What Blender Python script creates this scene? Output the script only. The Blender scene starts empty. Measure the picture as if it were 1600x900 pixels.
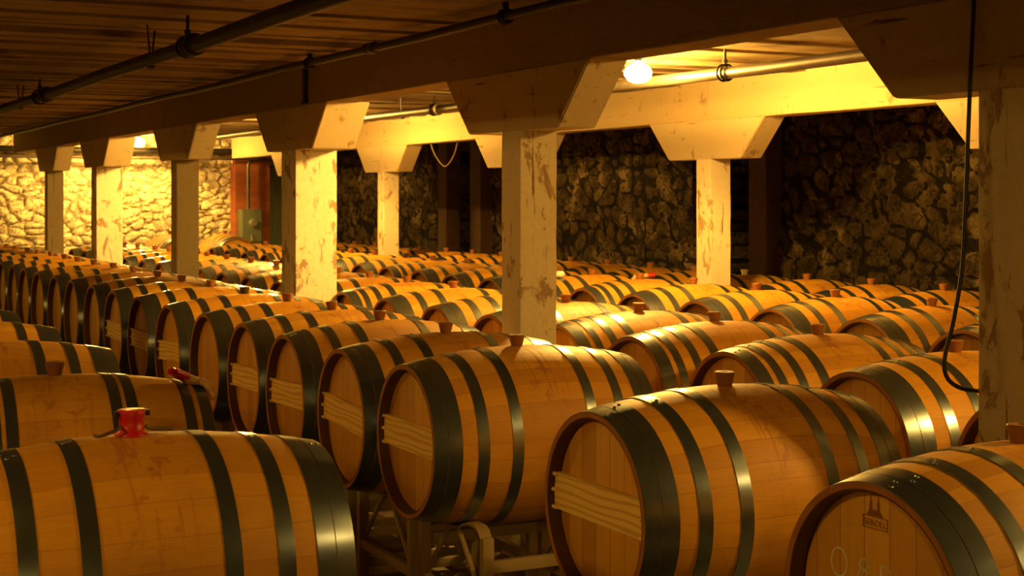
import bpy, bmesh, math, random
from mathutils import Vector, Matrix, noise
random.seed(7)
PI = math.pi
sc = bpy.context.scene
COL = sc.collection
# World axes: X runs across the cellar (from the aisle to the stone wall), Y along the barrel rows, Z up.
EYE = 1.72

# ------------------------------------------------------------------ helpers
def link(o, parent=None):
    COL.objects.link(o)
    if parent is not None: o.parent = parent
    return o
def tag(o, label=None, cat=None, group=None, kind=None):
    if label: o['label'] = label
    if cat: o['category'] = cat
    if group: o['group'] = group
    if kind: o['kind'] = kind
    return o
def empty(name, loc, rz=0.0, label=None, cat=None, group=None):
    o = bpy.data.objects.new(name, None); o.empty_display_size = .05
    o.location = loc; o.rotation_euler = (0, 0, rz)
    link(o); return tag(o, label, cat, group)
def fin(name, bm, mat, parent=None, smooth=True, angle=35, loc=(0,0,0)):
    bmesh.ops.recalc_face_normals(bm, faces=bm.faces)
    me = bpy.data.meshes.new(name); bm.to_mesh(me); bm.free()
    if smooth:
        for p in me.polygons: p.use_smooth = True
        me.set_sharp_from_angle(angle=math.radians(angle))
    me.materials.append(mat)
    o = bpy.data.objects.new(name, me); o.location = loc
    return link(o, parent)
def box(bm, c, s, bev=0.0, rot=None):
    r = bmesh.ops.create_cube(bm, size=1.0)
    vs = r['verts']
    for v in vs: v.co = Vector((v.co.x*s[0], v.co.y*s[1], v.co.z*s[2]))
    if bev > 0:
        es = list({e for v in vs for e in v.link_edges})
        rr = bmesh.ops.bevel(bm, geom=es, offset=bev, segments=2, affect='EDGES', profile=.6)
        vs = list({v for f in rr['faces'] for v in f.verts} | {v for v in vs if v.is_valid})
    M = Matrix.Translation(Vector(c))
    if rot is not None: M = M @ rot
    for v in vs: v.co = M @ v.co
    return vs
def tube(bm, pts, r, n=12, cap=True):
    pts = [Vector(p) for p in pts]; rings = []
    up = Vector((0,0,1)); prev = None
    for i, p in enumerate(pts):
        t = (pts[min(i+1, len(pts)-1)] - pts[max(i-1, 0)]).normalized()
        a = prev if prev is not None else (up if abs(t.dot(up)) < .95 else Vector((1,0,0)))
        u = (a - t*a.dot(t)).normalized(); w = t.cross(u); prev = u
        rr = r[i] if isinstance(r, (list, tuple)) else r
        rings.append([bm.verts.new(p + (u*math.cos(2*PI*k/n) + w*math.sin(2*PI*k/n))*rr) for k in range(n)])
    for a, b in zip(rings, rings[1:]):
        for k in range(n): bm.faces.new((a[k], a[(k+1)%n], b[(k+1)%n], b[k]))
    if cap:
        bm.faces.new(rings[0]); bm.faces.new(rings[-1])
def revolve_x(bm, prof, n=64, zc=0.0, closed=False):
    """prof = list of (x, radius) turned about the X axis at height zc"""
    rings = []
    for x, r in prof:
        rings.append([bm.verts.new((x, r*math.sin(2*PI*k/n), zc + r*math.cos(2*PI*k/n))) for k in range(n)])
    pairs = list(zip(rings, rings[1:]))
    if closed: pairs.append((rings[-1], rings[0]))
    for a, b in pairs:
        for k in range(n): bm.faces.new((a[k], a[(k+1)%n], b[(k+1)%n], b[k]))
    return rings
def revolve_z(bm, prof, n=24, c=(0,0,0), cap=True):
    rings = []
    for r, z in prof:
        rings.append([bm.verts.new((c[0]+r*math.cos(2*PI*k/n), c[1]+r*math.sin(2*PI*k/n), c[2]+z)) for k in range(n)])
    for a, b in zip(rings, rings[1:]):
        for k in range(n): bm.faces.new((a[k], a[(k+1)%n], b[(k+1)%n], b[k]))
    if cap:
        bm.faces.new(rings[0]); bm.faces.new(rings[-1])
def bez(p, n=24):
    """Catmull-Rom through the points"""
    p = [Vector(q) for q in p]; P = [p[0]] + p + [p[-1]]; out = []
    for i in range(1, len(P)-2):
        for k in range(n):
            t = k/n; a, b, c, d = P[i-1], P[i], P[i+1], P[i+2]
            out.append(.5*((2*b) + (c-a)*t + (2*a-5*b+4*c-d)*t*t + (3*b-a-3*c+d)*t**3))
    out.append(P[-2]); return out

# ------------------------------------------------------------------ node helpers
class NT:
    def __init__(s, name):
        s.m = bpy.data.materials.new(name); s.m.use_nodes = True
        s.t = s.m.node_tree; s.N = s.t.nodes; s.L = s.t.links
        s.b = s.N['Principled BSDF']
    def n(s, ty, **kw):
        x = s.N.new(ty)
        for k, v in kw.items():
            if k.startswith('i_'):
                key = k[2:]; key = int(key) if key.isdigit() else key.replace('_', ' ')
                s.set(x.inputs[key], v)
            else: setattr(x, k, v)
        return x
    def set(s, inp, v):
        if isinstance(v, bpy.types.NodeSocket): s.L.new(v, inp)
        elif isinstance(v, bpy.types.Node): s.L.new(v.outputs[0], inp)
        else: inp.default_value = v
    def math(s, op, a, b=0.0, c=None, clamp=False):
        x = s.N.new('ShaderNodeMath'); x.operation = op; x.use_clamp = clamp
        s.set(x.inputs[0], a); s.set(x.inputs[1], b)
        if c is not None: s.set(x.inputs[2], c)
        return x.outputs[0]
    def mix(s, f, a, b, mode='MIX'):
        x = s.N.new('ShaderNodeMix'); x.data_type = 'RGBA'; x.blend_type = mode
        s.set(x.inputs[0], f)
        s.set(x.inputs[6], a if not isinstance(a, tuple) else (*a[:3], 1)); s.set(x.inputs[7], b if not isinstance(b, tuple) else (*b[:3], 1))
        return x.outputs[2]
    def ramp(s, f, stops):
        x = s.N.new('ShaderNodeValToRGB'); cr = x.color_ramp
        while len(cr.elements) < len(stops): cr.elements.new(.5)
        for e, (p, c) in zip(cr.elements, stops):
            e.position = p; e.color = (*c[:3], 1) if isinstance(c, tuple) else (c, c, c, 1)
        s.L.new(f, x.inputs[0]); return x.outputs[0]
    def coord(s, scale=(1,1,1), loc=None, src='Object', jitter=True):
        tc = s.n('ShaderNodeTexCoord').outputs[src]
        if jitter:
            oi = s.n('ShaderNodeObjectInfo').outputs['Random']
            cb = s.n('ShaderNodeCombineXYZ', i_0=s.math('MULTIPLY', oi, 37.0), i_1=s.math('MULTIPLY', oi, 91.0), i_2=s.math('MULTIPLY', oi, 53.0))
            va = s.n('ShaderNodeVectorMath', operation='ADD'); s.L.new(tc, va.inputs[0]); s.L.new(cb.outputs[0], va.inputs[1]); tc = va.outputs[0]
        mp = s.n('ShaderNodeMapping'); s.L.new(tc, mp.inputs[0]); mp.inputs['Scale'].default_value = scale
        if loc: mp.inputs['Location'].default_value = loc
        return mp.outputs[0]
    def noise(s, co, scale=5, detail=4, rough=.55, dist=0.0):
        x = s.n('ShaderNodeTexNoise'); s.L.new(co, x.inputs['Vector'])
        x.inputs['Scale'].default_value = scale; x.inputs['Detail'].default_value = detail
        x.inputs['Roughness'].default_value = rough; x.inputs['Distortion'].default_value = dist
        return x.outputs[0]
    def bump(s, h, strength=.3, dist=.01):
        x = s.n('ShaderNodeBump'); x.inputs['Strength'].default_value = strength; x.inputs['Distance'].default_value = dist
        s.L.new(h, x.inputs['Height']); s.L.new(x.outputs[0], s.b.inputs['Normal'])
    def out(s, col=None, rough=None, metal=None, spec=None):
        for k, v in (('Base Color', col), ('Roughness', rough), ('Metallic', metal), ('Specular IOR Level', spec)):
            if v is None: continue
            if isinstance(v, tuple): v = (*v[:3], 1)
            s.set(s.b.inputs[k], v)
        return s.m
def plain(name, col, rough=.6, metal=0.0, var=.25, scale=30):
    t = NT(name); co = t.coord((1,1,1)); n = t.noise(co, scale, 4)
    d = tuple(c*(1-var) for c in col)
    c = t.mix(n, d, tuple(min(1, c*(1+var*.6)) for c in col))
    t.bump(n, .15, .003)
    return t.out(c, rough, metal)

R0, RE, HL = .34, .286, .475          # bilge radius, chime radius, half length of a barrel
def RB(x): return R0 - (R0-RE)*(x/HL)**2

def mat_stave():
    t = NT('oak_staves')
    raw = t.n('ShaderNodeTexCoord').outputs['Object']
    sep = t.n('ShaderNodeSeparateXYZ'); t.L.new(raw, sep.inputs[0])
    x, y, z = sep.outputs
    zz = t.math('SUBTRACT', z, R0)
    ang = t.math('ARCTAN2', y, zz)
    oi = t.n('ShaderNodeObjectInfo').outputs['Random']
    wob = t.noise(t.coord((0.01, 3, 3)), 2.5, 2)
    a = t.math('ADD', t.math('MULTIPLY', ang, 28/(2*PI)), t.math('MULTIPLY', wob, 1.6))
    a = t.math('ADD', a, 60.0)
    cell = t.math('FLOOR', a)
    wn = t.n('ShaderNodeTexWhiteNoise', noise_dimensions='2D')
    cb = t.n('ShaderNodeCombineXYZ', i_0=cell, i_1=t.math('MULTIPLY', oi, 50.0)); t.L.new(cb.outputs[0], wn.inputs['Vector'])
    v = wn.outputs['Value']
    fr = t.math('FRACT', a)
    seam = t.math('LESS_THAN', t.math('MINIMUM', fr, t.math('SUBTRACT', 1.0, fr)), .022)
    grain = t.noise(t.coord((2.2, 55, 55)), 3, 5, .6, .4)
    blot = t.noise(t.coord((3, 5, 5)), 1.6, 3)
    c = t.ramp(t.math('ADD', t.math('MULTIPLY', v, .45), t.math('MULTIPLY', grain, .55)),
               [(.15, (.47, .21, .014)), (.5, (.61, .295, .022)), (.85, (.73, .38, .036))])
    c = t.mix(t.math('MULTIPLY', seam, .32), c, (.22, .09, .03))
    dirt = t.ramp(blot, [(.5, 0.0), (.75, .5)])
    c = t.mix(dirt, c, (.42, .20, .06))
    # wine marks round the bung hole and dribbles down the bilge
    ax = t.math('ABSOLUTE', x)
    near = t.math('SUBTRACT', 1.0, t.math('MULTIPLY', ax, 6.5), clamp=True)
    up = t.math('MULTIPLY', t.math('ADD', zz, .02), 3.2, clamp=True)
    sp = t.noise(t.coord((1, 1, .7)), 22, 3, .6, .6)
    spm = t.math('MULTIPLY', t.ramp(sp, [(.55, 0.0), (.64, 1.0)]), t.math('MULTIPLY', near, up))
    dr = t.noise(t.coord((34, 3.0, 2.0)), 1.4, 3, .5, .3)
    drm = t.math('MULTIPLY', t.ramp(dr, [(.59, 0.0), (.65, 1.0)]), t.math('MULTIPLY', near, up))
    ring = t.n('ShaderNodeVectorMath', operation='DISTANCE'); t.L.new(raw, ring.inputs[0]); ring.inputs[1].default_value = (0, 0, 2*R0)
    rg = t.math('SUBTRACT', 1.0, t.math('MULTIPLY', t.math('ADD', ring.outputs['Value'], t.math('MULTIPLY', sp, .05)), 12.0), clamp=True)
    st = t.math('MAXIMUM', t.math('MAXIMUM', t.math('MULTIPLY', spm, .75), t.math('MULTIPLY', drm, .7)), t.math('MULTIPLY', rg, .9), clamp=True)
    c = t.mix(st, c, (.30, .075, .03))
    # the sawn, weathered chime, plus shade painted into the recess inside it
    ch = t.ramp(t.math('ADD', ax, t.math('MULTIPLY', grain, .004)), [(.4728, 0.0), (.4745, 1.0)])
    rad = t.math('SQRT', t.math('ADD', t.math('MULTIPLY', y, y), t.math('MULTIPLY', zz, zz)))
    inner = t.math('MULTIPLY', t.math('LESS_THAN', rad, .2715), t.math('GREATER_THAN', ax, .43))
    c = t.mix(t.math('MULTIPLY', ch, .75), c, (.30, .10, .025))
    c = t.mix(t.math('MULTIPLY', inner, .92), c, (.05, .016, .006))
    t.bump(t.math('SUBTRACT', grain, t.math('MULTIPLY', seam, .6)), .2, .004)
    return t.out(c, t.math('ADD', .42, t.math('MULTIPLY', blot, .2)), 0, .35)
def mat_head():
    t = NT('oak_head_boards')
    raw = t.n('ShaderNodeTexCoord').outputs['Object']
    sep = t.n('ShaderNodeSeparateXYZ'); t.L.new(raw, sep.inputs[0])
    oi = t.n('ShaderNodeObjectInfo').outputs['Random']
    a = t.math('ADD', t.math('MULTIPLY', sep.outputs[1], 12.5), t.math('ADD', 30.0, oi))
    cell = t.math('FLOOR', a); fr = t.math('FRACT', a)
    wn = t.n('ShaderNodeTexWhiteNoise', noise_dimensions='2D')
    cb = t.n('ShaderNodeCombineXYZ', i_0=cell, i_1=t.math('MULTIPLY', oi, 50.0)); t.L.new(cb.outputs[0], wn.inputs['Vector'])
    seam = t.math('LESS_THAN', t.math('MINIMUM', fr, t.math('SUBTRACT', 1.0, fr)), .02)
    g = t.noise(t.coord((30, 30, 1.6)), 3, 5, .6, .5)
    c = t.ramp(t.math('ADD', t.math('MULTIPLY', wn.outputs['Value'], .5), t.math('MULTIPLY', g, .5)),
               [(.15, (.52, .245, .018)), (.5, (.65, .325, .03)), (.85, (.78, .42, .05))])
    c = t.mix(t.math('MULTIPLY', seam, .6), c, (.2, .09, .03))
    t.bump(t.math('SUBTRACT', g, seam), .2, .003)
    return t.out(c, .55, 0, .3)
def mat_pine():
    t = NT('pine_crossbar')
    co = t.coord((5, .8, 5))
    w = t.n('ShaderNodeTexWave', wave_type='BANDS', bands_direction='Z'); t.L.new(co, w.inputs['Vector'])
    w.inputs['Scale'].default_value = 2.6; w.inputs['Phase Offset'].default_value = 1.0; w.inputs['Distortion'].default_value = 5.0; w.inputs['Detail'].default_value = 1.0; w.inputs['Detail Scale'].default_value = 1.6
    f = t.noise(t.coord((3, 2, 60)), 4, 4)
    c = t.ramp(t.math('ADD', t.math('MULTIPLY', w.outputs['Fac'], .8), t.math('MULTIPLY', f, .2)),
               [(.1, (.92, .66, .17)), (.55, (.90, .63, .18)), (.95, (.66, .38, .06))])
    return t.out(c, .5, 0, .35)
def mat_steel():
    t = NT('galvanised_hoop_steel')
    co = t.coord((60, 6, 6)); n = t.noise(co, 3, 4); m = t.noise(t.coord((1,1,1)), 7, 3)
    c = t.mix(n, (.22, .285, .37), (.29, .37, .46)); c = t.mix(t.ramp(m, [(.55, 0.0), (.8, .5)]), c, (.20, .20, .14))
    t.bump(n, .02, .001)
    return t.out(c, t.math('ADD', .21, t.math('MULTIPLY', n, .07)), .92)
def mat_paint(name, worn=.5, base=(.82, .72, .50), grain=(9, 9, .7)):
    """old cream limewash over timber, with knocks, splits and bare patches"""
    t = NT(name)
    big = t.noise(t.coord((1,1,.8)), 2.2, 4, .6)
    fine = t.noise(t.coord((1,1,1)), 45, 5, .7)
    gr = t.noise(t.coord(grain), 3.0, 5, .65, .3)
    chips = t.noise(t.coord((1,1,.55)), 9, 6, .68, .5)
    c = t.mix(big, tuple(k*.84 for k in base), base)
    c = t.mix(t.ramp(fine, [(.45, 0.0), (.75, .35)]), c, (.55, .42, .22))
    lo = .635 - .10*worn
    c = t.mix(t.ramp(chips, [(lo, 0.0), (lo+.05, .85)]), c, (.34, .21, .09))
    c = t.mix(t.ramp(gr, [(.66-.03*worn, 0.0), (.70-.03*worn, .9)]), c, (.16, .085, .03))
    t.bump(t.math('SUBTRACT', fine, t.math('MULTIPLY', gr, 1.5)), .35, .004)
    return t.out(c, .75, 0, .25)
def mat_ceiling():
    t = NT('rough_ceiling_planks')
    n = t.noise(t.coord((.8, 18, 4), jitter=False), 3, 5, .6); b = t.noise(t.coord((1,2,1), jitter=False), 2.0, 4)
    c = t.ramp(n, [(.25, (.22, .15, .07)), (.5, (.36, .26, .13)), (.8, (.50, .39, .20))])
    c = t.mix(t.ramp(b, [(.55, 0.0), (.68, .7)]), c, (.12, .07, .03))
    t.bump(n, .3, .006)
    return t.out(c, .8, 0, .2)
def mat_stone(name, light, mid, dark, lime, wash, jd):
    t = NT(name)
    co = t.coord((1,1,1), jitter=False)
    big = t.noise(co, 1.3, 4, .6); med = t.noise(co, 9, 6, .65, .8); fine = t.noise(co, 60, 4, .7)
    vor = t.n('ShaderNodeTexVoronoi', feature='F1'); 
    wv = t.n('ShaderNodeVectorMath', operation='ADD'); t.L.new(co, wv.inputs[0])
    nn = t.n('ShaderNodeTexNoise'); t.L.new(co, nn.inputs['Vector']); nn.inputs['Scale'].default_value = 3.0
    sc_ = t.n('ShaderNodeVectorMath', operation='SCALE'); t.L.new(nn.outputs['Color'], sc_.inputs[0]); sc_.inputs['Scale'].default_value = .25
    t.L.new(sc_.outputs[0], wv.inputs[1]); t.L.new(wv.outputs[0], vor.inputs['Vector']); vor.inputs['Scale'].default_value = 4.5
    c = t.mix(vor.outputs['Color'], mid, dark)
    c = t.mix(t.ramp(med, [(.38, 0.0), (.56, 1.0)]), c, light)
    c = t.mix(t.math('MULTIPLY', t.ramp(big, [(.4, 0.0), (.6, 1.0)]), lime), c, light)
    pn = t.noise(co, 3.4, 6, .72, .6)
    c = t.mix(t.math('MULTIPLY', t.ramp(pn, [(.50, 0.0), (.60, 1.0)]), t.ramp(big, [(.40, 0.0), (.58, .9)])), c, wash)
    ck = t.noise(co, 6.5, 5, .6, 1.2)
    cr = t.math('ABSOLUTE', t.math('SUBTRACT', ck, .5))
    c = t.mix(t.ramp(cr, [(.006, .85), (.028, 0.0)]), c, tuple(k*.6 for k in dark))
    c = t.mix(t.ramp(med, [(.30, 1.0), (.36, 0.0)]), c, tuple(k*.35 for k in dark))
    jt = t.n('ShaderNodeAttribute', attribute_name='joint').outputs['Fac']
    jm = t.math('MULTIPLY', t.ramp(t.math('ADD', jt, t.math('MULTIPLY', med, .9)), [(.98, 0.0), (1.28, 1.0)]), jd)
    c = t.mix(jm, c, tuple(k*.4 for k in dark))
    t.bump(t.math('ADD', med, t.math('MULTIPLY', fine, .3)), .6, .025)
    return t.out(c, .85, 0, .2)
def mat_brick():
    t = NT('old_red_brick')
    raw = t.coord((1,1,1), jitter=False)
    mp = t.n('ShaderNodeMapping'); t.L.new(raw, mp.inputs[0]); mp.inputs['Rotation'].default_value = (PI/2, 0, 0)
    b = t.n('ShaderNodeTexBrick'); t.L.new(mp.outputs[0], b.inputs['Vector'])
    b.inputs['Scale'].default_value = 1.0; b.inputs['Brick Width'].default_value = .22; b.inputs['Row Height'].default_value = .075; b.inputs['Mortar Size'].default_value = .006
    b.inputs['Color1'].default_value = (.42, .11, .04, 1); b.inputs['Color2'].default_value = (.32, .08, .03, 1); b.inputs['Mortar'].default_value = (.25, .13, .07, 1)
    n = t.noise(raw, 14, 4)
    c = t.mix(t.ramp(n, [(.4, 0.0), (.7, .4)]), b.outputs['Color'], (.2, .1, .05))
    t.bump(b.outputs['Fac'], .4, -.006)
    return t.out(c, .8, 0, .2)
def mat_floor():
    t = NT('damp_concrete_floor')
    n = t.noise(t.coord((1,1,1), jitter=False), 1.2, 6, .6)
    c = t.ramp(n, [(.3, (.05, .035, .02)), (.7, (.16, .115, .07))])
    t.bump(t.noise(t.coord((1,1,1), jitter=False), 30, 4), .3, .004)
    return t.out(c, t.ramp(n, [(.35, .3), (.7, .75)]), 0)
def mat_emit(name, col, st):
    t = NT(name); t.b.inputs['Emission Color'].default_value = (*col, 1); t.b.inputs['Emission Strength'].default_value = st
    return t.out((.9, .85, .7), .3)

M_STAVE, M_HEAD, M_PINE, M_HOOP = mat_stave(), mat_head(), mat_pine(), mat_steel()
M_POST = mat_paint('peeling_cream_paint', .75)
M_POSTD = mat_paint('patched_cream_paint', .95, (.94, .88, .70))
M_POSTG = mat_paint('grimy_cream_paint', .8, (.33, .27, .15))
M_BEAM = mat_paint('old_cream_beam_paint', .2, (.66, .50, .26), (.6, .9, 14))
M_BEAMA = mat_paint('shaded_beam_paint', .25, (.40, .30, .15), (.6, .9, 14))  # cream beam paint with the beam's shade put into a darker base
M_CAP = mat_paint('cream_corbel_paint', .35, (.68, .56, .34), (3, .8, 11))
M_CEIL, M_FLOOR, M_BRICK = mat_ceiling(), mat_floor(), mat_brick()
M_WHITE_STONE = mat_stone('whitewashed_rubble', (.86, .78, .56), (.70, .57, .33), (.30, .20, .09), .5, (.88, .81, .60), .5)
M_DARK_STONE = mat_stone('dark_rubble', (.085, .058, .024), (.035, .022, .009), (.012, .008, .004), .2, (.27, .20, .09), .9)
M_JAMB = plain('dark_jamb_brick', (.10, .05, .02), .8, 0, .4, 14)
M_BUNG = plain('brown_bung', (.27, .10, .02), .5)
M_BUNG_PALE = plain('pale_bung', (.85, .72, .42), .5)
M_BUNG_DARK = plain('dark_bung', (.05, .035, .02), .5)
M_RED = plain('red_rubber', (.50, .006, .006), .38, 0, .12)
M_PIPE = plain('old_iron_pipe', (.16, .13, .09), .38, .7, .3, 12)
M_PIPED = plain('near_black_pipe', (.05, .04, .025), .5, .3, .3, 12)  # pipe iron in a near-black, less metallic tone
M_IRON = plain('black_iron', (.03, .025, .02), .5, .5)
M_RACK = plain('tan_rack_paint', (.36, .27, .13), .5, 0.0, .25, 16)
M_CABLE = plain('black_green_cable', (.012, .018, .008), .4)
M_ROPE = plain('pale_cord', (.26, .19, .09), .8)
M_BOX = plain('grey_green_box', (.16, .19, .13), .45, .3)
M_METER = plain('bright_meter_face', (.6, .62, .55), .25, .8)
M_BRAND = plain('burnt_brand', (.30, .11, .02), .7, 0, .4, 120)
M_CHALK = plain('white_chalk', (.98, .85, .6), .9, 0, .3, 200)
M_TAN = plain('tan_leather', (.62, .36, .14), .7)
M_PAPER = plain('crumpled_white_plastic', (.88, .84, .72), .4)
M_BLACK = plain('black_rubber', (.015, .013, .012), .5)
M_BULB = mat_emit('glowing_glass_bulb', (1, .80, .42), 40)

# ------------------------------------------------------------------ barrel
def body_mesh():
    bm = bmesh.new()
    xs = [i/28*2*HL - HL for i in range(29)]
    prof = [(-.434, .2645), (-.462, .2655), (-.474, .268)]
    prof += [(x, RB(x)) for x in xs]
    prof += [(.474, .268), (.462, .2655), (.434, .2645)]
    n = 84
    rings = revolve_x(bm, prof, n, R0)
    for r in rings[4:-4]:                      # shallow joints between the 28 staves
        for k in range(0, n, 3):
            v = r[k]; d = Vector((0, v.co.y, v.co.z-R0)); v.co -= d.normalized()*.0007
    return bm
def head_mesh(side):
    bm = bmesh.new(); x0 = .418*side; x1 = .436*side
    revolve_x(bm, [(x0, .0001), (x0, .266), (x1-.006*side, .266), (x1, .258), (x1, .0001)], 72, R0)
    bmesh.ops.remove_doubles(bm, verts=bm.verts, dist=.0005)
    return bm
def hoop_mesh(c, w):
    bm = bmesh.new(); h = w/2; q = .0026
    N = 3; outer = []; inner = []
    for i in range(N+1):
        x = c-h+w*i/N; outer.append((x, RB(min(abs(x), HL))+q)); inner.append((x, RB(min(abs(x), HL))-.001))
    revolve_x(bm, outer + inner[::-1], 84, R0, closed=True)
    return bm
def rivet_bm(c, ang, w):
    bm = bmesh.new()
    for dx, da in ((-w*.22, 0), (w*.22, .035)):
        r = RB(c+dx)+.002; a = ang+da
        d = Vector((0, math.sin(a), math.cos(a)))
        M = Matrix.Translation(Vector((c+dx, 0, R0)) + d*r) @ d.to_track_quat('Z', 'Y').to_matrix().to_4x4()
        bmesh.ops.create_uvsphere(bm, u_segments=10, v_segments=6, radius=.0058, matrix=M @ Matrix.Diagonal((1,1,.6,1)))
    return bm
def bung_mesh(wide=1.0):
    bm = bmesh.new()
    revolve_z(bm, [(.021*wide, -.012), (.0235*wide, .004), (.030*wide, .032), (.031*wide, .040), (.029*wide, .0425), (.012*wide, .0425), (.010*wide, .040)], 28, (0, 0, 2*R0))
    return bm
STY = {'A': [(.4485, .050), (.3965, .049), (.292, .042), (.160, .042)],
       'B': [(.443, .060), (.372, .036), (.288, .038), (.185, .044)],
       'C': [(.452, .040), (.395, .036), (.210, .036), (.160, .036)]}
def make_barrel(style='A', bar=False, rivets=False, bung='brown'):
    root = bpy.data.objects.new('wine_barrel', None); root.empty_display_size = .1; link(root)
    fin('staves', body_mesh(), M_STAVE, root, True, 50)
    for sd in (-1, 1):
        h = fin('barrel_head', head_mesh(sd), M_HEAD, root, True, 40)
        if bar and sd < 0:
            bm = bmesh.new(); z0 = .015
            # board cut to the curve of the head
            P = []
            for s in (1, -1):
                for k in range(7):
                    z = z0 + .056*(1-2*k/6)*s
                    y = math.sqrt(max(.2605**2 - z*z, 0))
                    P.append((y*s, z+R0))
            f0 = [bm.verts.new((-.4365, y, z)) for y, z in P]; f1 = [bm.verts.new((-.455, y*.998, z)) for y, z in P]
            bm.faces.new(f0[::-1]); bm.faces.new(f1)
            for k in range(len(P)): bm.faces.new((f0[k], f0[(k+1)%len(P)], f1[(k+1)%len(P)], f1[k]))
            cb = fin('crossbar', bm, M_PINE, root, True, 30); cb['label'] = 'pale pine bar across the head'
            for dz in (.066, .017, -.036):
                for s in (1, -1):
                    bm = bmesh.new(); y = math.sqrt(.264**2 - dz*dz)*s
                    tube(bm, [(-.4585, y, R0+dz), (-.4585, y-.022*s, R0+dz)], .0065, 8)
                    fin('peg', bm, M_PINE, root, True, 40)
    for c, w in STY[style]:
        for sd in (-1, 1):
            hp = fin('hoop', hoop_mesh(c*sd, w), M_HOOP, root, True, 40)
            if rivets: fin('rivet', rivet_bm(c*sd, random.uniform(-.25, .2), w), M_HOOP, hp, True, 60)
    bm_ = bung_mesh()
    b = fin('bung', bm_, {'brown': M_BUNG, 'pale': M_BUNG_PALE, 'dark': M_BUNG_DARK, 'red': M_RED}[bung], root, True, 40)
    if bung == 'pale': b['label'] = 'pale bung'
    if bung == 'dark': b['label'] = 'black bung'
    return root
def kids(o): return [c for c in o.children]
def copy_tree(o, parent=None):
    c = o.copy(); COL.objects.link(c)
    c.parent = parent
    for ch in kids(o): copy_tree(ch, c)
    return c
protos = {}
def barrel(key, x, y, zaxis=.80, rz=0.0, roll=0.0):
    """key = (style, crossbar, rivets, bung)"""
    if key not in protos: o = protos[key] = make_barrel(*key)
    else:
        o = copy_tree(protos[key])
    o.location = (x, y, zaxis-R0); o.rotation_euler = (roll, 0, rz)
    return o
# ------------------------------------------------------------------ rack
def make_rack(full=True):
    """one bay of a steel barrel rack: two curved cradles on posts and rails, cross tubes"""
    root = bpy.data.objects.new('barrel_rack', None); link(root)
    ZA = .80
    def part(name, f):
        bm = bmesh.new(); f(bm); return fin(name, bm, M_RACK, root, True, 35)
    for x in (-.27, .27):
        r = RB(abs(x)) + .0035
        def cradle(bm, x=x, r=r):
            th = .009; w = .024; pts = [(-.285, .470), (-.262, .497), (-.235, .510), (-.20, .511)]
            for k in range(11):
                y = -.165+.033*k; pts.append((y, min(.511, ZA-math.sqrt(r*r-y*y)-.002)))
            pts += [(-a, b) for a, b in pts[3::-1]]
            a_ = [[bm.verts.new((x+dx, y, z+dz)) for dx, dz in ((-w, 0), (w, 0), (w, -th), (-w, -th))] for y, z in pts]
            for p, q in zip(a_, a_[1:]):
                for i in range(4): bm.faces.new((p[i], p[(i+1)%4], q[(i+1)%4], q[i]))
            bm.faces.new(a_[0]); bm.faces.new(a_[-1])
        part('cradle', cradle)
        for s in (-1, 1):
            part('post', lambda bm, x=x, s=s: box(bm, (x, s*.289, .238), (.045, .034, .476), .004))
        part('rail', lambda bm, x=x: box(bm, (x, 0, .20), (.034, .60, .04), .004))
        part('foot_rail', lambda bm, x=x: box(bm, (x, 0, .025), (.05, .60, .05), .005))
        for s in (-1, 1):
            part('brace', lambda bm, x=x, s=s: tube(bm, [(x, s*.27, .22), (x, s*.04, ZA-r-.014)], .010, 8))
    for s in (-1, 1):
        part('cross_tube', lambda bm, s=s: box(bm, (0, s*.2625, .36), (.50, .03, .045), .004))
        part('cross_tube', lambda bm, s=s: box(bm, (0, s*.2625, .08), (.50, .03, .04), .004))
    return root
rack0 = None
def rack(x, y, label, group):
    global rack0
    if rack0 is None: o = rack0 = make_rack()
    else: o = copy_tree(rack0)
    o.location = (x, y, 0); return tag(o, label, 'rack', group)

ORD = ['', 'first', 'second', 'third', 'fourth', 'fifth', 'sixth', 'seventh', 'eighth', 'ninth', 'tenth', 'eleventh', 'twelfth', 'thirteenth',
       'fourteenth', 'fifteenth', 'sixteenth', 'seventeenth', 'eighteenth', 'nineteenth', 'twentieth', 'twenty-first', 'twenty-second', 'twenty-third', 'twenty-fourth', 'twenty-fifth', 'twenty-sixth']

def row(x, ys, name, group, spec, labels, z=.80, rk=True):
    for i, y in enumerate(ys, 1):
        key, rz = spec(i, y)
        dz = 0
        o = barrel(key, x + (random.uniform(-.012, .012) if i > 3 else 0), y, z, rz, random.uniform(-.05, .05) if i > 2 else 0)
        lab = labels.get(i) or 'oak wine barrel, %s from the near end of %s' % (ORD[i], name)
        tag(o, lab, 'barrel', group)
        if rk:
            rk_ = rack(x, y, 'tan steel barrel rack under the %s barrel of %s' % (ORD[i], name), 'racks under ' + name)
            rk_.location.z = z-.80; rk_.rotation_euler.z = rz
            if z < .80: rk_.location.z = 0; rk_.scale.z = (z)/.80
        if name == 'the left foreground row': o.location.x = rk_.location.x = {1: .84, 2: .90, 3: .88, 4: .86, 5: .85}[i]
        OBJ.append((name, i, o))
OBJ = []
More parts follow.
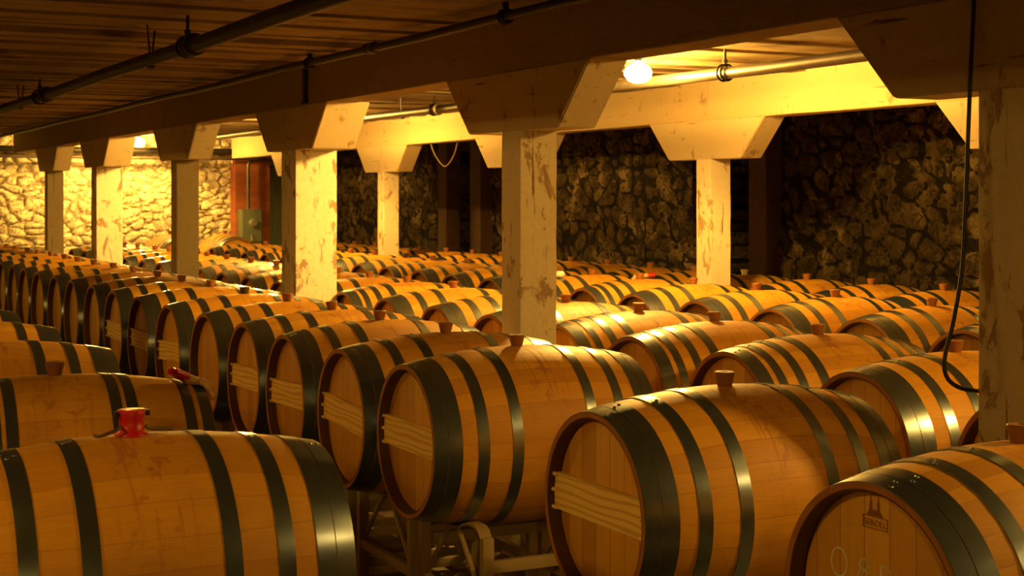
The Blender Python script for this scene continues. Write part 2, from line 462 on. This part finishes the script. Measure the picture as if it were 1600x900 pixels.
# aisle row, its heads towards the camera
yC = [2.535, 3.72, 5.09, 5.755, 6.45, 7.14, 7.84, 8.56, 9.36, 10.07, 10.78, 11.5, 12.2, 12.9, 13.6, 14.3, 15.0, 15.7, 16.4, 17.1, 17.8, 18.5, 19.2]
def specC(i, y):
    bar = i in (2, 3, 4, 5, 6, 8, 9, 10)
    rot = {1: .03, 2: .0, 3: -.02, 4: -.02, 5: -.02, 6: -.02}.get(i, random.uniform(-.015, .015))
    b = 'dark' if i == 8 else 'brown'
    return ('A', bar, i <= 6, b), rot
row(2.68, yC, 'the aisle row', 'barrels of the aisle row, heads towards the aisle', specC, {
    1: 'oak barrel at bottom right corner with burnt brand and chalk writing on its head',
    2: 'large oak barrel with pale pine crossbar just left of the chalk-marked barrel',
    3: 'oak barrel with pine crossbar at picture centre, first past the gap showing the rack',
    4: 'oak barrel with pine crossbar directly behind the one at picture centre, dark hooped',
    8: 'oak barrel with a black bung, eighth from the near end of the aisle row'})
# left foreground row
yD = [3.62, 4.95, 6.22, 7.35, 8.4]
def specD(i, y):
    return {1: (('A', False, True, 'red'), 0.0), 2: (('C', False, True, 'brown'), -.05)}.get(i, (('A', False, False, 'brown'), .02*(i-3)))
row(.84, yD, 'the left foreground row', 'barrels of the left foreground row', specD, {
    1: 'oak barrel in the bottom left corner closed with a red bung in a clamp',
    2: 'oak barrel with paired hoops behind the red-bunged one, a glove lying on its end',
    3: 'oak barrel cut by the left edge, behind the one carrying the glove'})
# row behind the near posts
y2 = [3.36, 4.13, 4.93, 5.65, 6.37, 7.07, 7.77, 8.50, 9.22, 9.93, 10.65, 11.36, 12.07, 12.78, 13.49, 14.2, 14.91, 15.62, 16.33, 17.04, 17.75, 18.46]
def spec2(i, y):
    st = 'B' if i in (3, 4, 5, 9) else 'A'
    return (st, False, i <= 5, 'brown'), random.uniform(-.02, .02)
row(4.03, y2, 'the row behind the near posts', 'barrels behind the near line of posts', spec2, {
    1: 'dark barrel end squeezed between the right-hand post and the chalk-marked barrel'})
# row in front of the far posts
y3 = [4.5, 5.22, 5.95, 6.70, 7.42, 8.13, 8.83, 9.53, 10.23, 10.93, 11.63, 12.33, 13.03, 13.73, 14.43, 15.13, 15.83, 16.53, 17.23, 17.93]
def spec3(i, y):
    return (('A', 'B')[i % 5 == 2], False, False, 'dark' if i == 13 else 'brown'), random.uniform(-.015, .015)
row(5.62, y3, 'the row before the far posts', 'barrels in front of the far line of posts', spec3, {13: 'oak barrel with a black bung, thirteenth in the row before the far posts'})
# dim row along the stone wall
y4 = [5.85, 6.58, 7.41, 8.12, 8.84, 9.56, 10.27, 10.98, 11.69, 12.4, 13.11, 13.82, 14.53, 15.24, 15.95, 16.66, 17.37, 18.08, 18.79]
def spec4(i, y):
    return ('A', False, False, 'pale' if i == 6 else 'brown'), random.uniform(-.015, .015)
row(7.10, y4, 'the dim row by the stone wall', 'barrels along the dark stone wall', spec4, {6: 'dim oak barrel with a pale bung beside the right-hand far post'}, z=.76)
# two barrels turned the other way at the far end
for x, lab in ((5.10, 'oak barrel turned end-on far away, left of the fourth near post'), (5.86, 'oak barrel turned end-on far away beneath the electrical box')):
    o = barrel(('A', False, False, 'brown'), x, 19.75, .88, PI/2 + .05); tag(o, lab, 'barrel', 'end-on barrels at the far wall')
    k = rack(x, 19.75, 'steel barrel rack under the end-on barrel ' + ('left of the fourth near post' if x < 5.5 else 'beneath the electrical box'), 'racks under the end-on barrels')
    k.rotation_euler.z = PI/2 + .05; k.scale.z = .88/.80

byi = {(n, i): o for n, i, o in OBJ}
# ---- brand and chalk on the first barrel's head (faces -X; reading direction is -Y)
b1 = byi[('the aisle row', 1)]
XH = -.4368
def strokes(bm, lines, w, x=XH, t=.0008):
    for ln in lines:
        for (ya, za), (yb, zb) in zip(ln, ln[1:]):
            d = Vector((0, yb-ya, zb-za)); L = d.length
            if L < 1e-6: continue
            d /= L; n = Vector((0, -d.z, d.y))*w/2; a = Vector((x-t, ya, za))-d*w*.3; b = Vector((x-t, yb, zb))+d*w*.3
            a2 = a + Vector((t*.9, 0, 0)); b2 = b + Vector((t*.9, 0, 0))
            A = [bm.verts.new(p) for p in (a-n, a+n, b+n, b-n)]; B = [bm.verts.new(p) for p in (a2-n, a2+n, b2+n, b2-n)]
            bm.faces.new(A); bm.faces.new(B[::-1])
            for i in range(4): bm.faces.new((A[i], A[(i+1)%4], B[(i+1)%4], B[i]))
def poly(bm, pts, x=XH, t=.0006):
    A = [bm.verts.new((x-t, y, z)) for y, z in pts]; B = [bm.verts.new((x-t*.1, y, z)) for y, z in pts]
    bm.faces.new(A); bm.faces.new(B[::-1])
    for i in range(len(pts)): bm.faces.new((A[i], A[(i+1)%len(pts)], B[(i+1)%len(pts)], B[i]))
bm = bmesh.new()
cy, zb = .021, R0 + .182
def P(u, v): return (cy - u, zb + v)          # u to the reader's right, v up
for u0 in (-.0135, .0105):                    # two pointed spires
    poly(bm, [P(u0-.0045, .045), P(u0+.0045, .045), P(u0, .072)])
    poly(bm, [P(u0-.007, .0245), P(u0+.007, .0245), P(u0+.0042, .044), P(u0-.0042, .044)])
poly(bm, [P(-.028, .0245), P(-.0212, .0245), P(-.016, .038)])
poly(bm, [P(.026, .0245), P(.0185, .0245), P(.0145, .038)])
poly(bm, [P(-.0055, .0245), P(.003, .0245), P(.003, .036), P(-.0015, .040), P(-.0055, .036)])
strokes(bm, [[P(-.040, .0225), P(.040, .0225)], [P(-.040, -.004), P(.040, -.004)], [P(-.038, .0205), P(-.038, -.002)], [P(.038, .0205), P(.038, -.002)]], .0022)
fin('burnt_brand', bm, M_BRAND, b1, False)
cu = bpy.data.curves.new('brand_letters', 'FONT'); cu.body = 'SEROLL'; cu.size = .021; cu.align_x = 'CENTER'; cu.extrude = .0003; cu.space_character = 1.02
to = bpy.data.objects.new('brand_letters', cu); COL.objects.link(to)
bpy.context.view_layer.update()
me = bpy.data.meshes.new_from_object(to.evaluated_get(bpy.context.evaluated_depsgraph_get()))
COL.objects.unlink(to); bpy.data.objects.remove(to)
for v in me.vertices: x_, y_, z_ = v.co; v.co = (XH-.0005-z_, cy-x_, zb+.0015+y_)
me.materials.clear(); me.materials.append(M_BRAND)
link(bpy.data.objects.new('brand_letters', me), b1)
bm = bmesh.new()
def ell(cu_, cv, ru, rv, a0=0, a1=2*PI, n=18, sk=0): return [(cu_ - ru*math.cos(a0+(a1-a0)*k/n) - sk*math.sin(a0+(a1-a0)*k/n), cv + rv*math.sin(a0+(a1-a0)*k/n)) for k in range(n+1)]
zc = R0 + .082
fin_z = zc
L1 = [ell(.138, zc-.003, .026, .033)]
L2 = [ell(.056, zc+.008, .013, .013), ell(.058, zc-.020, .016, .017)]
L3 = [[(.001, zc+.016), (.004, zc-.036)], ell(-.010, zc+.004, .019, .013, PI*.6, -PI*.62)]
L4 = [[(-.119, zc+.018), (-.126, zc-.036)]]
bm.free()
for ls in (L1, L2, L3, L4):
    bm = bmesh.new(); strokes(bm, ls, .0046); fin('chalk_mark', bm, M_CHALK, b1, False)

# ---- red bung clamp on the left foreground barrel
d1 = byi[('the left foreground row', 1)]
for ch in kids(d1):
    if ch.name.startswith('bung'):
        ch['label'] = 'red bung'
        bm = bmesh.new()
        revolve_z(bm, [(.024, -.01), (.041, -.004), (.041, .003), (.030, .009), (.030, .040), (.035, .058), (.033, .061), (.01, .060)], 28, (0, 0, 2*R0))
        bmesh.ops.recalc_face_normals(bm, faces=bm.faces)
        m2 = bpy.data.meshes.new('red_bung'); bm.to_mesh(m2); bm.free(); m2.materials.append(M_RED)
        for p in m2.polygons: p.use_smooth = True
        ch.data = m2
T = 2*R0
bm = bmesh.new()
tube(bm, bez([(-.098, -.035, T+.012), (-.085, -.034, T+.006), (-.06, -.030, T+.012), (-.035, -.026, T+.020), (-.031, -.01, T+.022)], 6), .0042, 8)
fin('clamp_wire', bm, M_PIPE, d1)['label'] = 'steel wire lever of the bung clamp'
bm = bmesh.new()
tube(bm, bez([(.031, -.01, T+.020), (.05, -.008, T+.012), (.075, -.004, T+.010), (.10, 0, T+.007)], 6), .0042, 8)
fin('clamp_wire', bm, M_PIPE, d1)['label'] = 'steel wire lever of the bung clamp'
for s in (-1, 1):
    bm = bmesh.new(); box(bm, (s*.038, -.004, T+.052), (.010, .020, .014), .003)
    fin('clip', bm, M_BLACK, d1)

# ------------------------------------------------------------------ gloves
def glove():
    root = bpy.data.objects.new('work_glove', None); link(root)
    bm = bmesh.new()
    me_pts = []
    bmesh.ops.create_uvsphere(bm, u_segments=20, v_segments=12, radius=1, matrix=Matrix.Translation((0, 0, .016)) @ Matrix.Diagonal((.045, .042, .015, 1)))
    for k, (dy, L) in enumerate(((-.030, .052), (-.011, .062), (.010, .058), (.029, .046))):
        tube(bm, bez([(.022, dy*.8, .018), (.046, dy, .020), (.046+L*.5, dy*1.15, .008), (.046+L*.85, dy*1.25, -.016-.006*k)], 5), [.012]*8 + [.0115, .011, .011, .0105, .010, .009, .008, .005], 10)
    tube(bm, bez([(-.005, .030, .015), (.012, .050, .014), (.035, .062, .008)], 5), [.012]*7 + [.011, .010, .008, .005], 10)
    for v in bm.verts: v.co += Vector([noise.noise(v.co*60+Vector((k*9, 0, 0)))*.004 for k in range(3)])
    fin('fingers', bm, M_TAN, root, True, 80)['label'] = 'tan leather palm and fingers'
    bm = bmesh.new(); n = 18; rings = []
    for x, w, h in ((-.018, .041, .014), (-.036, .040, .015), (-.052, .044, .015), (-.066, .050, .013), (-.065, .045, .009), (-.05, .038, .008)):
        rings.append([bm.verts.new((x + .004*math.sin(3*k), w*math.cos(2*PI*k/n), .017 + h*math.sin(2*PI*k/n) + .003*math.sin(k*2.3))) for k in range(n)])
    for a, b in zip(rings, rings[1:]):
        for k in range(n): bm.faces.new((a[k], a[(k+1)%n], b[(k+1)%n], b[k]))
    fin('cuff', bm, M_RED, root, True, 80)['label'] = 'red fabric cuff'
    return root
g = glove(); g.location = (1.315, 4.86, 1.098); g.rotation_euler = (0, .42, .1)
tag(g, 'work glove with red cuff draped over the left row barrel with paired hoops', 'glove', 'work gloves')
g2 = copy_tree(g); g2.location = (5.72, 8.90, 1.142); g2.rotation_euler = (0, .05, PI-.5)
tag(g2, 'bright red-cuffed work glove lying on a barrel by the right-hand far post', 'glove', 'work gloves')
bm = bmesh.new()
bmesh.ops.create_icosphere(bm, subdivisions=3, radius=1, matrix=Matrix.Translation((0, 0, .02)) @ Matrix.Diagonal((.05, .04, .024, 1)))
for v in bm.verts: v.co += v.co.normalized()*noise.noise(v.co*38)*.014; v.co.z = max(v.co.z, 0)
o = fin('crumpled_wrapper', bm, M_PAPER, None, True, 25, (5.35, 9.50, 1.128)); tag(o, 'crumpled white plastic scrap on a barrel just left of the right-hand far post', 'scrap')

# ------------------------------------------------------------------ posts, corbels, beams
CEIL = 2.60
def worn_box(bm, c, s, seg, amp=.003, bev=.006):
    """timber with slightly uneven faces"""
    vs = box(bm, c, s, bev)
    return vs
def post(x, y, w, capz, beamz, mat, label, group, wc=None):
    root = empty('support_post', (x+w/2, y, 0), 0, label, 'post', group)
    bm = bmesh.new()
    # shaft built from stacked rings so the arrises wander a little
    n = 40; rings = []
    for k in range(n+1):
        z = capz*k/n; ring = []
        for sx, sy in ((-1,-1),(-.93,-1),(.93,-1),(1,-1),(1,-.93),(1,.93),(1,1),(.93,1),(-.93,1),(-1,1),(-1,.93),(-1,-.93)):
            q = .5 if abs(sx) == 1 and abs(sy) == 1 else 0
            px, py = sx*(w/2-.003*q), sy*(w/2-.003*q)
            j = noise.noise(Vector((px*3+x*7, py*3+y*5, z*4)))*.0035
            ring.append(bm.verts.new((px+math.copysign(j, px), py+math.copysign(j, py), z)))
        rings.append(ring)
    m = len(rings[0])
    for a, b in zip(rings, rings[1:]):
        for k in range(m): bm.faces.new((a[k], a[(k+1)%m], b[(k+1)%m], b[k]))
    bm.faces.new(rings[0]); bm.faces.new(rings[-1])
    fin('shaft', bm, mat, root, False)
    bm = bmesh.new(); wc = wc or w
    prof = [(-.74, beamz), (-.46, capz), (.46, capz), (.74, beamz)]
    A = [bm.verts.new((-w/2-.002, yy, z)) for yy, z in prof]; B = [bm.verts.new((-w/2+wc+.002, yy, z)) for yy, z in prof]
    bm.faces.new(A); bm.faces.new(B[::-1])
    for k in range(4): bm.faces.new((A[k], A[(k+1)%4], B[(k+1)%4], B[k]))
    bmesh.ops.bevel(bm, geom=list(bm.edges), offset=.006, segments=2, affect='EDGES')
    fin('corbel', bm, M_CAP, root, False)
    return root
XA = 3.25
lab = {0: 'peeling cream post nearest the camera at the right edge', 1: 'peeling cream post standing right of the picture centre, dark knocks on it',
       2: 'thick bright patched post left of the picture centre', 3: 'dull grey-cream post, next beyond the thick bright post',
       4: 'thick brightly lit post in front of the lit rubble wall, beside the far bulb', 5: 'thin dark post farthest left before the lit rubble wall'}
for i, (y, w) in enumerate(((3.14, .19), (6.24, .195), (9.48, .29), (12.46, .19), (15.70, .27), (18.45, .19))):
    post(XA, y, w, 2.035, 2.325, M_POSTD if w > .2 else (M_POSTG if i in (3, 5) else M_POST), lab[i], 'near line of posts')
XB = 6.30
labB = {0: 'far post behind the right-edge post, only its corbel showing', 1: 'bright far post right of picture centre before the dark stone wall',
        2: 'far post hidden behind the centre post, its corbel showing', 3: 'narrow bright far post beside the thick patched post', 4: 'far post between the thick patched post and the electrical box'}
for i, y in enumerate((5.88, 9.01, 12.12, 15.24, 18.35)):
    post(XB, y, .18, 2.0, 2.29, M_POST, labB[i], 'far line of posts')
def beam(x, w, y0, y1, z0, z1, label, splices, group, mat=None):
    root = empty('ceiling_beam', (x+w/2, y0, z0), 0, label, 'beam', group)
    cuts = [y0] + splices + [y1]
    for a, b in zip(cuts, cuts[1:]):
        bm = bmesh.new(); L = b-a-.006; n = max(4, int(L/.25)); rings = []
        for k in range(n+1):
            yy = a-y0+.003 + L*k/n
            r = []
            for sx, sz in ((-1,0),(-.96,-.0),(.96,0),(1,0),(1,1),(-1,1)):
                zz = .006 if abs(sx) == 1 and sz == 0 else (0 if sz == 0 else z1-z0)
                j = noise.noise(Vector((sx*3+x, yy*1.7, sz*4)))*.004
                r.append(bm.verts.new((sx*w/2+j*(1 if sx > 0 else -1), yy, zz + (j if sz == 0 else 0))))
            rings.append(r)
        for p, q in zip(rings, rings[1:]):
            for k in range(6): bm.faces.new((p[k], p[(k+1)%6], q[(k+1)%6], q[k]))
        bm.faces.new(rings[0]); bm.faces.new(rings[-1])
        fin('timber', bm, mat or M_BEAM, root, False)
    return root
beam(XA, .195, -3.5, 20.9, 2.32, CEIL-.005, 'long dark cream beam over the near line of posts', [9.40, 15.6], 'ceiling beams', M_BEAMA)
beam(XB, .18, -3.5, 20.9, 2.285, CEIL-.005, 'brightly lit cream beam over the far line of posts', [8.95, 15.3], 'ceiling beams')

XZ = .20
for i, y in enumerate((-3.0, 3.17, 6.2, 9.4, 12.46, 15.6, 18.5)):
    post(XZ, y, .19, 2.035, 2.325, M_POST, 'cream post on the left side of the aisle, outside the picture', 'posts left of the aisle')
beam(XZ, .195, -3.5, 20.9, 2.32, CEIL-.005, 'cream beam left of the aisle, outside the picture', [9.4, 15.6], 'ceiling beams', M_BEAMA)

# ------------------------------------------------------------------ room shell
def struct(o): o['kind'] = 'structure'; return o
X0, X1, Y0, Y1 = -4.6, 8.0, -4.0, 21.6
bm = bmesh.new(); box(bm, ((X0+X1+1)/2, (Y0+Y1)/2, -.06), (X1-X0+2, Y1-Y0+1, .12)); struct(fin('floor', bm, M_FLOOR, None, False))
bm = bmesh.new(); y = Y0
while y < Y1:
    w = random.uniform(.13, .19) ; d = random.choice((0, .006, .026, .036, .016))
    k = random.randint(0, 3); x = X0
    box(bm, ((X0+X1)/2+.3, y+w/2, CEIL+.05-d/1), (X1-X0+.9, w-.004, .1), 0)
    y += w
struct(fin('ceiling', bm, M_CEIL, None, False))
def rubble(name, mat, org, U, V, nu, nv, N, amp, stone, seed, niches=(), ledge=0):
    """rubble masonry: a grid displaced into rounded stones with sunk joints"""
    bm = bmesh.new(); g = []; lay = bm.verts.layers.float.new('joint')
    for j in range(nv+1):
        r = []
        for i in range(nu+1):
            p = Vector(org) + Vector(U)*(i/nu) + Vector(V)*(j/nv)
            q = p + Vector((noise.noise(p*1.7), noise.noise(p*1.7+Vector((5,5,5))), noise.noise(p*1.7+Vector((9,2,4)))))*.12
            q2 = Vector((q.x/stone, q.y/stone, q.z/(stone*.62))) + Vector((seed, 0, 0))
            dd = noise.voronoi(q2)[0]
            e = min(1.0, (dd[1]-dd[0])/.28)
            h = (e*(2-e)) * amp + noise.fractal(p*5, 1, 2, 4)*amp*.2 + noise.noise(p*.8)*amp*.6
            off = ledge if (ledge and p.z > 2.17 + noise.noise(p*2)*.03) else 0
            for (a, b, zt, dp, ax) in niches:
                if a < p[ax] < b and p.z < zt: off = -dp; h *= .3
            vv = bm.verts.new(p + Vector(N)*(h + off)); vv[lay] = max(0.0, 1-e*1.25); r.append(vv)
        g.append(r)
    for j in range(nv):
        for i in range(nu): bm.faces.new((g[j][i], g[j][i+1], g[j+1][i+1], g[j+1][i]))
    return struct(fin(name, bm, mat, None, True, 60))
rubble('wall_back', M_WHITE_STONE, (X0, Y1, 0), (X1-X0+.4, 0, 0), (0, 0, CEIL+.05), 520, 125, (0, -1, 0), .06, .19, 3, (), .10)
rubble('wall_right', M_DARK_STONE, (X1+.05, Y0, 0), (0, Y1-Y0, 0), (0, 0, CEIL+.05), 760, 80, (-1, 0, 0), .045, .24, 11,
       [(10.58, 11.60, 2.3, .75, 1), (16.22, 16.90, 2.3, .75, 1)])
bm = bmesh.new(); box(bm, (X0-.06, (Y0+Y1)/2, CEIL/2), (.12, Y1-Y0, CEIL)); struct(fin('wall_left', bm, M_DARK_STONE, None, False))
bm = bmesh.new(); box(bm, ((X0+X1)/2, Y0-.06, CEIL/2), (X1-X0+1, .12, CEIL)); struct(fin('wall_front', bm, M_DARK_STONE, None, False))
for k, (a, b) in enumerate(((10.33, 10.58), (16.90, 17.15), (15.93, 16.22)), 1):
    bm = bmesh.new(); box(bm, (7.98, (a+b)/2, 1.28), (.20, b-a, 2.56), .008)
    struct(fin('trim_%d' % k, bm, M_JAMB, None, False))
bm = bmesh.new(); box(bm, (6.74, 21.42, 1.29), (.54, .24, 2.58), .01); struct(fin('trim_4', bm, M_BRICK, None, False))
bm = bmesh.new(); box(bm, (7.36, 21.45, 1.1), (.68, .06, 2.2), .006)
for zz in (.6, 1.55): box(bm, (7.36, 21.412, zz), (.5, .02, .75), .006)
struct(fin('door_1', bm, M_BOX, None, False))

# ------------------------------------------------------------------ electrical box with conduit and meter
r = empty('electrical_box', (6.66, 21.12, 1.04), 0, 'grey electrical box with round meter and conduit on the red brick pier', 'electrical box')
bm = bmesh.new(); box(bm, (0, .06, .25), (.32, .20, .50), .012); box(bm, (0, -.045, .25), (.29, .014, .47), .004); fin('case', bm, M_BOX, r, False)
bm = bmesh.new()
M = Matrix.Translation((.02, -.052, .30)) @ Matrix.Rotation(PI/2, 4, 'X')
bmesh.ops.create_cone(bm, cap_ends=True, segments=28, radius1=.075, radius2=.062, depth=.05, matrix=M)
bmesh.ops.create_cone(bm, cap_ends=True, segments=28, radius1=.05, radius2=.045, depth=.03, matrix=Matrix.Translation((.02, -.085, .30)) @ Matrix.Rotation(PI/2, 4, 'X'))
fin('meter', bm, M_METER, r)['label'] = 'round bright meter'
bm = bmesh.new(); tube(bm, bez([(-.03, .05, .50), (-.03, .05, 1.0), (-.03, .05, 1.15), (.0, .05, 1.21), (.06, .05, 1.235), (.3, .05, 1.235)], 8), .026, 14); 
for zz in (.52, .85): tube(bm, [(-.03, .05, zz), (-.03, .05, zz+.04)], .033, 14)
fin('conduit', bm, M_PIPE, r)
bm = bmesh.new(); tube(bm, [(-.02, -.055, .12), (-.02, -.085, .12), (-.02, -.088, .04)], .009, 8); fin('switch_handle', bm, M_METER, r)

# ------------------------------------------------------------------ pipes
def pipe(name, x, z, y0, y1, rad, label, couplings=(), clevis=(), vrods=(), along='Y', mat=M_PIPE):
    root = empty(name, (x, y0, z) if along == 'Y' else (y0, x, z), 0, label, 'pipe', 'overhead pipes')
    def p(t, u=0, v=0): return (u, t-y0, v) if along == 'Y' else (t-y0, u, v)
    bm = bmesh.new(); n = max(2, int((y1-y0)/1.0))
    tube(bm, [p(y0+(y1-y0)*k/n, 0, .004*math.sin(k*1.7)) for k in range(n+1)], rad, 18); fin('pipe_run', bm, mat, root)
    for c in couplings:
        bm = bmesh.new(); prof = [(-.06, 1.02), (-.055, 1.45), (-.03, 1.5), (-.02, 1.28), (.02, 1.28), (.03, 1.5), (.055, 1.45), (.06, 1.02)]
        tube(bm, [p(c+a) for a, b in prof], [rad*b for a, b in prof], 18); fin('coupling', bm, mat, root, True, 40)
    for c in clevis:
        bm = bmesh.new(); H = CEIL - z
        rr = rad*1.35
        for dy in (-.018, .018):
            tube(bm, [p(c+dy, rr*math.sin(a), rr*math.cos(a)) for a in [2*PI*k/20 for k in range(21)]], .006, 8)
        tube(bm, [p(c, 0, rr), p(c, 0, H+.01)], .008, 8); tube(bm, [p(c, 0, rr+.01), p(c, 0, rr+.03)], .015, 8); tube(bm, [p(c, 0, H-.012), p(c, 0, H)], .026, 12)
        fin('pipe_hanger', bm, M_IRON, root)
    for c in vrods:
        bm = bmesh.new(); H = CEIL - z
        for s in (-1, 1): tube(bm, [p(c + s*.03, s*.012, 0), p(c + s*.10, s*.045, H+.01)], .005, 8)
        tube(bm, [p(c-.04, 0, -rad*1.02), p(c+.04, 0, -rad*1.02)], .012, 8)
        fin('hanger_rods', bm, M_IRON, root)
    return root
def s_at(px, l): return 2300*l/(.8866**2*(px+400)) - l*.4626/.8866
pipe('overhead_pipe', 1.87, 1.72+.715, -3.5, 20.9, .037, 'thick dark pipe hung across the ceiling over the aisle',
     [s_at(300, 1.87), s_at(72, 1.87)], [s_at(302, 1.87)+.1, s_at(70, 1.87)+.2], [s_at(236, 1.87), s_at(32, 1.87)], 'Y', M_PIPED)
pipe('overhead_pipe', 2.99, 1.72+.80, -3.5, 20.9, .022, 'thin dark pipe running beside the top of the near beam',
     [s_at(580, 2.99)], [s_at(484, 2.99), s_at(790, 2.99)], (), 'Y', M_PIPED)
pipe('overhead_pipe', 5.07, 1.72+.725, -3.5, 20.9, .035, 'pipe under the ceiling between the beams, lit by the bulbs',
     [s_at(681, 5.07)], [s_at(1133, 5.07), s_at(683, 5.07)+.06], [s_at(627, 5.07)])
pipe('overhead_pipe', 21.15, 2.385, 1.5, 7.6, .045, 'thick black pipe crossing in front of the lit rubble wall', (), (), (), 'X', M_IRON)
pipe('overhead_pipe', 21.10, 2.285, 1.5, 6.9, .024, 'slim grey pipe just below the black one at the rubble wall', (), (), (), 'X')

# conduit strap dropping down the near beam at its splice
bm = bmesh.new(); box(bm, (0, 0, 0), (.016, .055, .26), .003); box(bm, (-.004, 0, .12), (.024, .075, .02), .002); box(bm, (-.004, 0, -.12), (.024, .075, .02), .002)
o = fin('iron_strap', bm, M_IRON, None, False, 30, (XA-.012, 9.12, 2.46)); tag(o, 'dark vertical iron strap on the near beam above the thick post', 'strap')

# cable hanging by the near post
cab = [(1523, -40), (1521, 20), (1517, 100), (1513, 200), (1508, 330), (1503, 420), (1490, 500), (1476, 560), (1480, 590), (1500, 606), (1529, 613)]
pts = []
for k, (px, py) in enumerate(cab):
    D = 4.36 - (.0 if k < 9 else 0); xc = (px-800)/2300*D; zc_ = -(py-308)/2300*D
    pts.append((xc*.8866 + D*.4626, -xc*.4626 + D*.8866, EYE+zc_))
pts[-1] = (3.262, pts[-1][1]+.02, pts[-1][2])
bm = bmesh.new(); tube(bm, bez(pts, 8), .0065, 10)
tag(fin('hanging_cable', bm, M_CABLE), 'dark green cable hanging in a loop against the nearest post', 'cable')
# cord loop under the far beam
pts = []
for px, py in ((671, 218), (677, 236), (686, 252), (695, 260), (704, 252), (711, 238), (716, 216)):
    l = 6.39; D = 2300*l/((px+400)*.8866); pts.append((l, (D - l*.4626)/.8866, EYE-(py-308)/2300*D))
bm = bmesh.new(); tube(bm, bez(pts, 8), .007, 8)
tag(fin('cord_loop', bm, M_ROPE), 'pale cord hanging in a loop beneath the far beam', 'cord')

# ------------------------------------------------------------------ lamps
LC = (1.0, .53, .085)
def lamp(x, y, z, P, label, k=1.0):
    root = empty('bulb_lamp', (x, y, CEIL-.02), 0, label, 'lamp', 'bare bulbs under the ceiling')
    h = z-(CEIL-.02)
    bm = bmesh.new(); revolve_z(bm, [(.055, .02), (.055, -.012), (.045, -.018), (.024, -.02), (.022, h+.05), (.019, h+.045)], 24)
    fin('socket', bm, M_BLACK, root)
    bm = bmesh.new(); revolve_z(bm, [(.014, .062), (.018, .05), (.034, .033), (.070*k, .014), (.084*k, .0-.012*k), (.083*k, -.038*k), (.062*k, -.068*k), (.030*k, -.083*k), (.001, -.086*k)], 24, (0, 0, h))
    fin('glass_bulb', bm, M_BULB, root)['label'] = 'glowing glass bulb'
    li = bpy.data.lights.new('bulb_light', 'POINT'); li.energy = P; li.color = LC; li.shadow_soft_size = .09*k
    lo = bpy.data.objects.new('bulb_light', li); lo.location = (0, 0, h-.012*k); link(lo, root)
    return root
ZL = 1.72 + .775
lamp(4.80, 7.55, ZL, 1600, 'glowing bulb right of picture centre under the ceiling')
lamp(4.80, 20.30, ZL, 1400, 'far glowing bulb in front of the rubble wall')
lamp(4.80, 14.0, ZL, 1500, 'bulb hidden behind the corbel of the thick bright post')
lamp(4.80, 1.90, ZL, 1300, 'bulb of the middle bay nearest the camera, outside the picture', .6)
lamp(4.35, .40, 2.44, 230, 'small unseen bulb added for the highlight on the front-left barrel hoops', .5)  # added lamp, out of view, to put a glint on the front-left hoops
for k, y in enumerate((-3.0, 3.2, 9.4, 15.6)):
    lamp(-1.40, y, ZL, 900 if y < 0 else 480, 'bulb of the bay left of the aisle, outside the picture', .6)

# ------------------------------------------------------------------ world, camera
w = bpy.data.worlds.new('world'); sc.world = w; w.use_nodes = True
w.node_tree.nodes['Background'].inputs[0].default_value = (1, .7, .3, 1); w.node_tree.nodes['Background'].inputs[1].default_value = 0.0
cam = bpy.data.cameras.new('camera'); co = bpy.data.objects.new('camera', cam); link(co)
co.location = (0, 0, EYE); co.rotation_euler = (PI/2, 0, -math.atan2(1200, 2300))
cam.sensor_width = 36; cam.lens = 2300/1600*36; cam.shift_x = 0; cam.shift_y = -142/1600; cam.clip_start = .05
cam.dof.use_dof = True; cam.dof.focus_distance = 5.2; cam.dof.aperture_fstop = 9
sc.camera = co
sc.cycles.diffuse_bounces = 2
sc.view_settings.view_transform = 'Standard'; sc.view_settings.look = 'None'
sc.view_settings.exposure = 0.1; sc.view_settings.gamma = 1.0; sc.view_settings.use_curve_mapping = False
